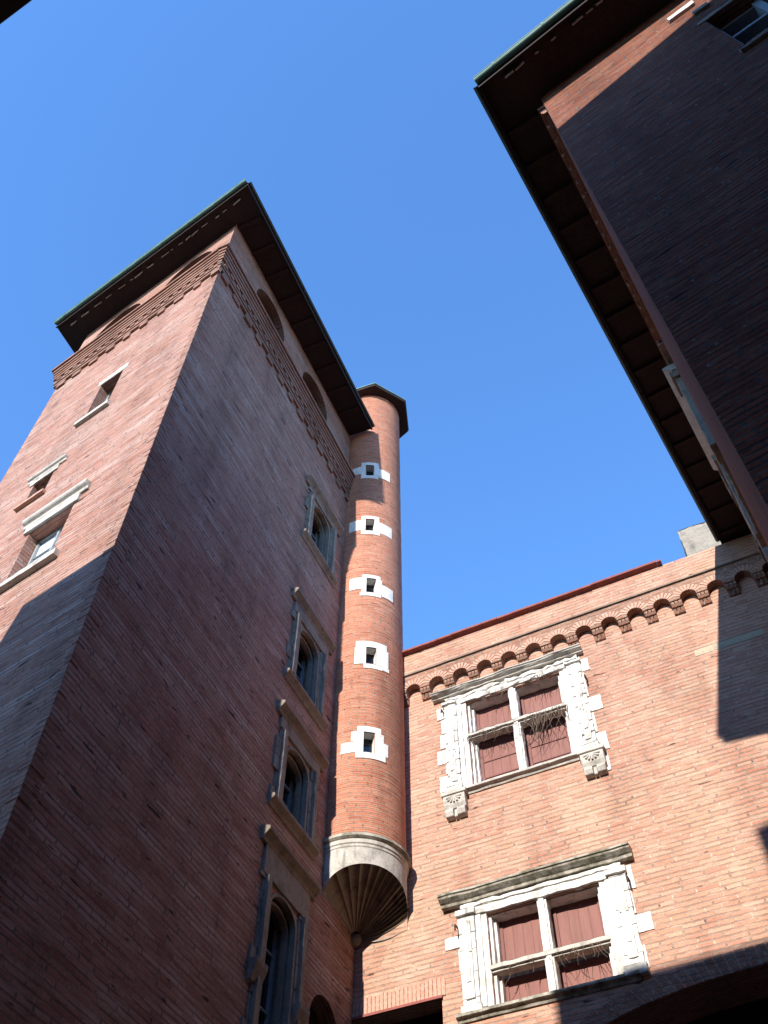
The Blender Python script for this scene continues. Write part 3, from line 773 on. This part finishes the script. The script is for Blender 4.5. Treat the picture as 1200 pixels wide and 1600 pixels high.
def cross_window(o, ztrans, hood_h, hood_z, hood_p, hood_u, corbels, quL, quR, worn, sill_z, opening_panels, matc):
    a, b, c, d = o; fr = FK
    am = worn
    mb = MB()
    # quoin stones let into the brick
    for (e, z0, z1) in quL: mb.rbox(fr, e, a - .10, -.03, .018 + random.uniform(0, .012), z0, z1, .008)
    for (e, z0, z1) in quR: mb.rbox(fr, b + .10, e, -.03, .018 + random.uniform(0, .012), z0, z1, .008)
    # pilasters
    zb = c - (.02 if corbels else .1)
    for e0, e1 in ((a - .50, a - .20), (b + .17, b + .47)):
        z_ = zb
        while z_ < d + .10:
            h_ = min(random.uniform(.26, .46), d + .14 - z_)
            mb.rbox(fr, e0 + random.uniform(-.006, .006), e1 + random.uniform(-.006, .006), -.02, .08 + random.uniform(-.003, .005), z_, z_ + h_ - .004, am * .8)
            z_ += h_
        mb.rbox(fr, e0 + .07, e1 - .07, .05, .118, zb + .25, zb + 1.0, am * .8); mb.rbox(fr, e0 + .07, e1 - .07, .05, .116, zb + 1.01, d - .1, am * .8)
        mb.rbox(fr, e0 + .11, e1 - .11, .08, .14, zb + .5, d - .5, am * .8)
        mb.rbox(fr, e0 - .03, e1 + .03, -.02, .12, zb, zb + .16, am * .7)
        mb.rbox(fr, e0 - .03, e1 + .03, -.02, .125, d + .02, d + .13, am * .8)
    # inner stepped jambs
    for s, e in ((1, a), (-1, b)):
        for k, (o0, o1, n0, n1) in enumerate(((-.20, -.10, -.02, .055), (-.11, .0, -.08, .02), (-.0, .055, -.22, -.06), (.05, .10, -.30, -.16))):
            x0, x1 = e + s * o0, e + s * o1
            mb.rbox(fr, min(x0, x1), max(x0, x1), n0, n1, c, d, am * .35)
    # lintel and frieze
    mb.rbox(fr, a - .48, b + .46, -.05, .065, d + .003, d + .15, am * 1.3, .08)
    mb.rbox(fr, a - .46, b + .44, -.05, .085, d + .15, hood_z, am * 1.6, .08)
    mb.rbox(fr, a, b, -.3, -.05, d - .03, d + .1, am)
    wn = mb.build('window', M_STONE, rear)
    # mullion and transom
    m = MB(); uc = (a + b) / 2 - .015
    m.rbox(fr, uc - .085, uc + .085, -.16, .0, c, d, am * .5); m.rbox(fr, uc - .05, uc + .05, -.1, .035, c, d, am * .5)
    m.build('mullion', M_STONE, wn)
    m = MB()
    m.rbox(fr, a, b, -.17, .0, ztrans - .07, ztrans + .07, am * .5); m.rbox(fr, a - .02, b + .02, -.1, .045, ztrans - .035, ztrans + .045, am * .5)
    m.build('transom', M_STONE_A, wn)
    # shutters behind the four lights
    for i, (x0, x1) in enumerate(((a + .10, uc - .085), (uc + .085, b - .10))):
        for z0, z1 in ((c, ztrans - .07), (ztrans + .07, d)):
            m = MB(); m.box(fr, x0 - .05, x1 + .05, -.36, -.30, z0 - .02, z1 + .02)
            sh = m.build('shutter', M_SHUT, wn)
            m = MB(); t = .055; n0, n1 = -.302, -.278
            m.box(fr, x0, x0 + t, n0, n1, z0, z1); m.box(fr, x1 - t, x1, n0, n1, z0, z1)
            nb = opening_panels if z0 == c else 1
            for q in range(nb + 1):
                zz = z0 + (z1 - z0 - t) * q / nb; m.box(fr, x0 + t, x1 - t, n0, n1 - .004, zz, zz + t * (1 if q in (0, nb) else .55))
            nbd = 4
            for q in range(1, nbd):
                xx = x0 + t + (x1 - x0 - 2 * t) * q / nbd + random.uniform(-.01, .01)
                m.box(fr, xx - .006, xx + .006, -.3005, -.2965, z0 + t, z1 - t)
            fo = m.build('frame', M_SHUT_EDGE, wn, bevel=.006)
    # hood
    m = MB(); h0, h1 = hood_z, hood_z + hood_h; p = hood_p; hs = hood_h / .24
    u0, u1 = hood_u
    k = 26; prof = [(-.05, h0), (p * .45, h0), (p * .5, h0 + .05 * hs), (p * .62, h0 + .07 * hs), (p * .86, h0 + .12 * hs), (p * .9, h0 + .155 * hs), (p, h0 + .165 * hs), (p, h0 + .205 * hs), (p * .3, h1), (-.05, h1)]
    for i in range(k):
        x0, x1 = u0 + (u1 - u0) * i / k, u0 + (u1 - u0) * (i + 1) / k
        def J(x, n, z):
            q = Vector((x * 3.1, n * 7, z * 7)); f = noise.noise(q) * am + max(0, noise.noise(Vector((x * 1.3 + 9, 3, z * 2)))) * am * 3.5
            return (x, n - (f if n > .1 else 0), z + noise.noise(q * 1.7) * am * .8)
        for s in range(len(prof)):
            (n0, z0), (n1, z1) = prof[s], prof[(s + 1) % len(prof)]
            m.poly(fr, [J(x0, n0, z0), J(x1, n0, z0), J(x1, n1, z1), J(x0, n1, z1)])
    for x in (u0, u1): m.poly(fr, [J(x, n, z) for n, z in prof])
    m.build('hood', matc, wn)
    # sill
    m = MB(); z = sill_z
    k = 20; s0, s1 = (a - .14, b + .12) if corbels else (a - .62, b + .36)
    prof = [(-.32, z - .10), (.03, z - .10), (.05, z - .06), (.10, z - .045), (.12, z - .035), (.12, z + .01), (-.02, z + .02), (-.32, z + .03)]
    for i in range(k):
        x0, x1 = s0 + (s1 - s0) * i / k, s0 + (s1 - s0) * (i + 1) / k
        J2 = lambda x, n, zz: (x, n + noise.noise(Vector((x * 4, n * 9, zz * 9))) * .012, zz + noise.noise(Vector((x * 3, 5, zz))) * .008)
        for s in range(len(prof)):
            (n0, z0), (n1, z1) = prof[s], prof[(s + 1) % len(prof)]
            m.poly(fr, [J2(x0, n0, z0), J2(x1, n0, z0), J2(x1, n1, z1), J2(x0, n1, z1)])
    for x in (s0, s1): m.poly(fr, [J2(x, n, zz) for n, zz in prof])
    m.build('sill', M_STONE_A if corbels else M_MOSS, wn)
    if corbels:
        for uc_ in (a - .35, b + .32):
            m = MB(); w_ = .24; z = c - .03
            m.rbox(fr, uc_ - w_ - .02, uc_ + w_ + .02, -.02, .20, z - .09, z, .006)
            m.prism_nz(fr, [(0, z - .095), (.17, z - .095), (.165, z - .20), (.15, z - .29), (.11, z - .37), (0, z - .37)], uc_ - w_ + .02, uc_ + w_ - .02)
            # scallop shell on the face
            for q in range(7):
                t = math.pi * (q + .5) / 7; m.tube([fr.p(uc_, .165, z - .12), fr.p(uc_ - .16 * math.cos(t), .175, z - .12 - .15 * math.sin(t))], .012, 5, 2.0)
            for sg in (-1, 1):
                x0, x1 = sorted((uc_ + sg * .04, uc_ + sg * .20))
                m.prism_nz(fr, [(0, z - .372), (.14, z - .372), (.15, z - .44), (.12, z - .52), (.06, z - .545), (0, z - .545)], x0, x1)
            m.rbox(fr, uc_ - .035, uc_ + .035, 0, .10, z - .545, z - .375, .004)
            m.build('corbel', M_STONE_A, wn, bevel=.008)
    # hinge pins
    for u_, z_ in ((a - .52, d - .15), (b + .50, d - .12)) if not corbels else ((a - .5, d - .1), (b + .52, d - .45)):
        m = MB(); m.tube([fr.p(u_, .0, z_), fr.p(u_, .16, z_), fr.p(u_, .17, z_ - .10)], .016, 6)
        m.build('hinge_pin', M_IRON, wn)
    return wn
quL = [(1.78, 14.02, 14.34), (1.86, 13.62, 14.0), (1.82, 13.24, 13.6), (1.74, 12.86, 13.2), (1.90, 12.58, 12.84), (1.76, 12.18, 12.56)]
quR = [(5.12, 14.05, 14.38), (4.98, 13.38, 14.03), (5.20, 12.98, 13.35), (5.0, 12.46, 12.95), (5.14, 12.02, 12.44), (5.08, 11.55, 12.0)]
cross_window(UW, 13.36, .12, 14.53, .22, (1.72, 5.06), True, quL, quR, .026, 12.06, 3, M_STONE_A)
quL = [(1.98, 9.22, 9.62), (1.70, 8.98, 9.36 - .16), (1.93, 8.58, 8.96), (2.02, 7.86, 8.56)]
quR = [(5.03, 9.2, 9.62), (4.95, 8.78, 9.18), (5.16, 8.46, 8.76), (4.9, 8.28, 8.44), (4.96, 7.9, 8.26)]
cross_window(LW, 8.50, .20, 9.70, .26, (1.70, 5.10), False, quL, quR, .012, 7.84, 1, M_MOSS)
# the low opening with its brick flat arch
mb = MB(); rr = random.Random(2); u = -.02
while u < 1.62:
    mb.rbox(FK, u, u + .062, -.03, .012 + rr.uniform(0, .01), 8.262, 8.55 + rr.uniform(-.02, .03), .004, .08); u += .074
mb.build('flat_arch', M_VOUSS, rear)
mb = MB(); mb.box(FK, .0, 1.62, .004, .05, 8.215, 8.258); mb.build('lintel_edge', M_TILE_CAP, rear)
mb = MB(); mb.box(FK, 0, 1.62, -.6, -.44, 5.5, 8.3); mb.build('dark_opening', M_DARK, rear)
mb = MB(); mb.box(FK, 3.3, 10.3, -1.1, -.89, 2.9, 7.7); mb.build('arcade_opening', M_DARK, rear)
mb = MB(); rr = random.Random(6); K = 74                             # brick ring round the arcade arch
for i in range(K):
    P = lambda t, o: (6.8 - (3.4 + o) * math.cos(t), 6.71 + (.854 + o) * math.sin(t))
    t0, t1 = math.pi * (i + .1) / K, math.pi * (i + .9) / K; o1 = .30 + rr.uniform(-.015, .015)
    mb.prism_uz(FK, [P(t0, .006), P(t0, o1), P(t1, o1), P(t1, .006)], -.02, .008 + rr.uniform(0, .008))
mb.build('arcade_arch', M_ARCHB, rear)

# ================================================================== RIGHT BUILDING
right = thing('right_building', 'shaded brick building on the right with wide dark eave and thin sunlit strip', 'house', (FRF.p(4, -4, 0).x, FRF.p(4, -4, 0).y, 0))
ZR = 16.13
WC = FRF.o.copy(); Cc = Vector((1.374 * KR, 3.307 * KR, 0)); E1 = Vector((6.966, 12.12, 0))
_o = Vector((.845, -.535, 0)) * .03; E1 = E1 + _o; Cc = Cc + _o + Vector((.57, .82, 0)) * .05
fd = Vector((math.sin(R(128.4)), math.cos(R(128.4)), 0))
Cf = Cc + fd * 9.5
side_len = 10.4
far = FRS.p(-side_len, 0, 0); frontend = FRF.p(8.5, 0, 0)
mb = MB()
RWIN = (2.30 * KR, 3.55 * KR, 12.45, 14.28, .40)
SW = [(5.35, 7.0, 12.9, 14.9), (8.1, 9.3, 12.9, 14.9)]
mb.wall(FRF, 0, 8.5, LOW, ZR + .06, [RWIN])
mb.wall(FRS, -side_len, 0, LOW, ZR + .06, [(-b, -a, c, d, .3) for a, b, c, d in SW])
nb_ = frontend + (far - WC)
for p, q in ((frontend, nb_), (nb_, far)):
    mb.wpoly([(p.x, p.y, 0), (q.x, q.y, 0), (q.x, q.y, ZR + CAM_H), (p.x, p.y, ZR + CAM_H)], [(0, 0), (9, 0), (9, 18), (0, 18)])
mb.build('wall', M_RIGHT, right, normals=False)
ext = (E1 - Cc).normalized()
E2 = E1 + ext * .25
ep = [(Cf.x, Cf.y), (Cc.x, Cc.y), (E2.x, E2.y), (nb_.x + 1, nb_.y + 2)]
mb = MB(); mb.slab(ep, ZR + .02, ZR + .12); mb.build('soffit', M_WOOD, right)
mb = MB(); cxm = sum(p[0] for p in ep) / 4; cym = sum(p[1] for p in ep) / 4
for i in range(4):
    (x, y), (p, q) = ep[i], ep[(i + 1) % 4]
    mb.wpoly([(x, y, ZR + .121 + CAM_H), (p, q, ZR + .121 + CAM_H), (cxm + .8, cym - .3, ZR + 4.2 + CAM_H)])  # unseen ridge raised to block sky light on the tower
mb.build('roof', M_TILE, right)
outF = Vector((fd.y, -fd.x, 0)); outS = Vector((-ext.y, ext.x, 0))
gutter(right, Cc, Cf, outF, ZR + .12, M_COPPER); gutter(right, Cc, E1, outS, ZR + .12, M_LEAD, r=.036)
fascia(right, Cc, Cf, -outF, ZR); fascia(right, Cc, E1, -outS, ZR)
batten(right, Cc, Cf, -outF, ZR, 9, .13)
rafters(right, Cc, E1, -outS, ZR, .95, .62, .9)
# brick cornice along the side
mb = MB(); mb.box(FRS, -side_len + .3, -.06, -.03, .07, 15.50, 15.62); mb.box(FRS, -side_len + .3, -.06, -.03, .115, 15.80, 15.92)
rr = random.Random(8); u = -.08
while u > -side_len + .5:
    mb.box(FRS, u - .14, u, -.02, .10 + rr.uniform(-.012, .012), 15.623, 15.797); u -= .25
mb.build('cornice', M_CORN, right)
for (a, b, c, d), p in zip(SW, (.22, .12)):
    m = MB(); fr = FRS
    for e0, e1 in ((-b - .35, -b), (-a, -a + .35)):
        m.rbox(fr, e0, e1, -.02, .10, c - .1, d + .1, .015)
        m.rbox(fr, e0 - .05, e1 + .05, -.02, .15, d + .1, d + .32, .015)
    m.rbox(fr, -b - .3, -a + .3, -.02, .09, d + .003, d + .3, .015)
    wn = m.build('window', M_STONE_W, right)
    m = MB(); m.prism_nz(fr, [(-.02, d + .32), (p * .4, d + .33), (p * .9, d + .44), (p, d + .46), (p, d + .52), (-.02, d + .57)], -b - .4, -a + .4); m.build('hood', M_STONE_A, wn, bevel=.01)
    m = MB(); m.box(fr, -b, -a, -.36, -.29, c, d); m.build('pane', M_GLASS, wn)
    m = MB(); m.rbox(fr, -b - .25, -a + .25, -.3, .06, c - .12, c, .012); m.build('sill', M_STONE_W, wn)
m = MB(); m.rbox(FRS, -9.75, -4.5, -.02, .105, 15.42, 15.495, .018); m.rbox(FRS, -9.75, -9.2, -.02, .14, 15.125, 15.4, .012); m.rbox(FRS, -8.0, -7.45, -.02, .16, 15.125, 15.42, .015)
m.build('stone_band', M_STONE_W, right)
# window at the top right
a, b, c, d, q = RWIN; fr = FRF
m = MB(); m.rbox(fr, a - .1, b + .2, -.05, .012, d + .003, d + .14, .008)
wn = m.build('window', M_DIRT_SHADE, right)
m = MB(); m.box(fr, a, b, -q - .05, -q + .02, c, d); m.build('pane', M_GLASS, wn)
m = MB()
for x0, x1 in ((a, a + .09), ((a + b) / 2 - .05, (a + b) / 2 + .05), (b - .09, b)): m.box(fr, x0, x1, -q + .021, -.16, c, d)
for z_ in (c, c + .6, c + 1.2, d - .08): m.box(fr, a + .09, b - .09, -q + .021, -.20, z_, z_ + .07)
m.build('frame', M_FRAME, wn, bevel=.006)
m = MB(); m.rbox(fr, a - .1, b + .15, -.35, .05, c - .11, c, .008); m.build('sill', M_DIRT_SHADE, wn)
mb = MB(); mb.rbox(FRF, 2.02 * KR, 2.42 * KR, -.02, .05, 15.20, 15.36, .006); mb.build('stone_block', M_STONE, right)
mb = MB(); mb.rbox(FRF, 2.28 * KR, 2.5 * KR, -.02, .05, 14.74, 14.88, .006); mb.build('stone_block', M_STONE_W, right)

# ================================================================== LEFT BUILDING (only its eave corner shows, it shades the tower's foot)
ZL = 13.6
p1 = Vector((-.40 * ZL / 1.10, .17 * ZL / 1.10, 0)); ld = Vector((math.sin(R(121)), math.cos(R(121)), 0))
LA, LB = p1 - ld * 3.5, p1 + ld * 1.45        # left and right ends of the eave
FL = Frame(LA.x, LA.y, 121 + 180); lin = Vector((-ld.y, ld.x, 0))
if lin.y > 0: lin = -lin
left = thing('left_building', 'dark house at far left showing only an eave corner against the sky', 'house', ((LA + lin * 4).x, (LA + lin * 4).y, 0))
mb = MB(); q = [LA, LB, LB + lin * 7, LA + lin * 7]
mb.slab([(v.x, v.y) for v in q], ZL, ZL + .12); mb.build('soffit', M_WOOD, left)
wl = [LA + lin * .7 + ld * .3, LB + lin * .7 - ld * .5, LB + lin * 7 - ld * .5, LA + lin * 7 + ld * .3]
mb = MB(); mb.slab([(v.x, v.y) for v in wl], LOW, ZL + .02)
for i in range(len(mb.f)):
    f = [mb.v[k] for k in mb.f[i]]
    if abs(f[0].z - f[2].z) > 1: mb.uv[i] = [((v - f[0]).dot((f[1] - f[0]).normalized()) if True else 0, v.z) for v in f]
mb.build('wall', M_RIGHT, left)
mb = MB(); ap = (q[0] + q[2]) / 2
for i in range(4):
    A, B = q[i], q[(i + 1) % 4]; mb.wpoly([(A.x, A.y, ZL + .121 + CAM_H), (B.x, B.y, ZL + .121 + CAM_H), (ap.x, ap.y, ZL + 1.2 + CAM_H)])
mb.build('roof', M_TILE, left)
rafters(left, LA, LB, lin, ZL - .02, .8, .6, .5)

h_ = Vector((math.sin(az), math.cos(az), 0)); lt = Vector((h_.y, -h_.x, 0)); tE = math.tan(el)
mb = MB(); q = [lt * 8.6 + h_ * .9, lt * 12 + h_ * .9, lt * 12 + h_ * 4, lt * 8.6 + h_ * 4]  # unseen annex added to shade the tower's lower left edge
mb.slab([(v.x, v.y) for v in q], LOW, 12.72 + .9 * tE); mb.build('shadow_annex', M_RIGHT, left)

# ================================================================== ENTRANCE WING (behind the viewer, throws the low shadows)
h_ = Vector((math.sin(az), math.cos(az), 0)); lt = Vector((h_.y, -h_.x, 0)); tE = math.tan(el)
wing = thing('entrance_wing', 'stepped brick wing closing the courtyard opposite the rear building', 'house', tuple(h_ * 6))
s0 = 3.2
def wblock(l0, l1, ztop0, ztop1, name):
    mb = MB(); P = lambda l, s, z: tuple(lt * l + h_ * s + Vector((0, 0, z + CAM_H)))
    a, b = ztop0 + s0 * tE, ztop1 + s0 * tE
    for s in (s0, s0 + 5): mb.wpoly([P(l0, s, LOW), P(l1, s, LOW), P(l1, s, b), P(l0, s, a)], [(l0, 0), (l1, 0), (l1, b), (l0, a)])
    mb.wpoly([P(l0, s0, LOW), P(l0, s0 + 5, LOW), P(l0, s0 + 5, a), P(l0, s0, a)], [(0, 0), (5, 0), (5, a), (0, a)])
    mb.wpoly([P(l1, s0, LOW), P(l1, s0 + 5, LOW), P(l1, s0 + 5, b), P(l1, s0, b)], [(0, 0), (5, 0), (5, b), (0, b)])
    mb.wpoly([P(l0, s0, a), P(l1, s0, b), P(l1, s0 + 5, b), P(l0, s0 + 5, a)])
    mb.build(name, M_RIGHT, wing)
wblock(.12, 3.74, 14.19, 14.19, 'gallery')
wblock(-9, .12, 17.55, 15.95, 'main_block')
# unseen range added to block sky light, closing the court between the entrance wing and the right building
q0, q1 = lt * -7.5 + h_ * (s0 - .02), FRF.p(7.5, .02, 0)
mb = MB(); e_ = (q1 - q0).normalized(); o_ = Vector((e_.y, -e_.x, 0)) * 3
mb.slab([(v.x, v.y) for v in (q0, q1, q1 + o_, q0 + o_)], LOW, 22.0); mb.build('sky_block_range', M_RIGHT, wing)

# ================================================================== DRY CREEPER on the upper and lower windows
def creeper(label, anchors, seed, n, lo, hi, spread=.35):
    rr = random.Random(seed); mb = MB()
    cx_ = sum(a[0] for a in anchors) / len(anchors); zz = anchors[0][2]
    for _ in range(n):
        u, nn, z = rr.choice(anchors); u += rr.uniform(-spread, spread)
        p = [u, nn + rr.uniform(-.01, .05), z]; pts = [FK.p(*p)]; L = rr.uniform(lo, hi); k = 9; dr = rr.uniform(-.5, .5)
        for i in range(k):
            dr += rr.uniform(-.35, .35); p = [p[0] + dr * L / k * .8, p[1] + rr.uniform(-.02, .02), p[2] - L / k * rr.uniform(.6, 1.1)]
            pts.append(FK.p(*p))
        mb.tube(pts, rr.uniform(.004, .0075), 4, .4)
    o = mb.build('dry_creeper', M_TWIG)
    o['label'] = label; o['category'] = 'creeper'; o['group'] = 'dry creeper twigs on the stone windows'
    return o
creeper('leafless creeper twigs hanging thick from the right half of the upper window crossbar', [(3.75, .03, 13.33), (4.0, .03, 13.33), (4.2, .03, 13.34)], 3, 46, .15, .75)
creeper('few leafless creeper twigs hanging from the left half of the upper window crossbar', [(2.75, .03, 13.33), (3.0, .03, 13.33)], 5, 22, .1, .4)
creeper('thin leafless twigs dangling under the lower window crossbar', [(2.9, .03, 8.46), (4.0, .03, 8.46), (3.7, .03, 8.46)], 8, 22, .1, .35, .3)
creeper('bare twigs trailing from the lintel over the upper window', [(3.9, .07, 14.3), (4.2, .07, 14.3), (3.1, .06, 14.28)], 12, 20, .08, .3, .3)
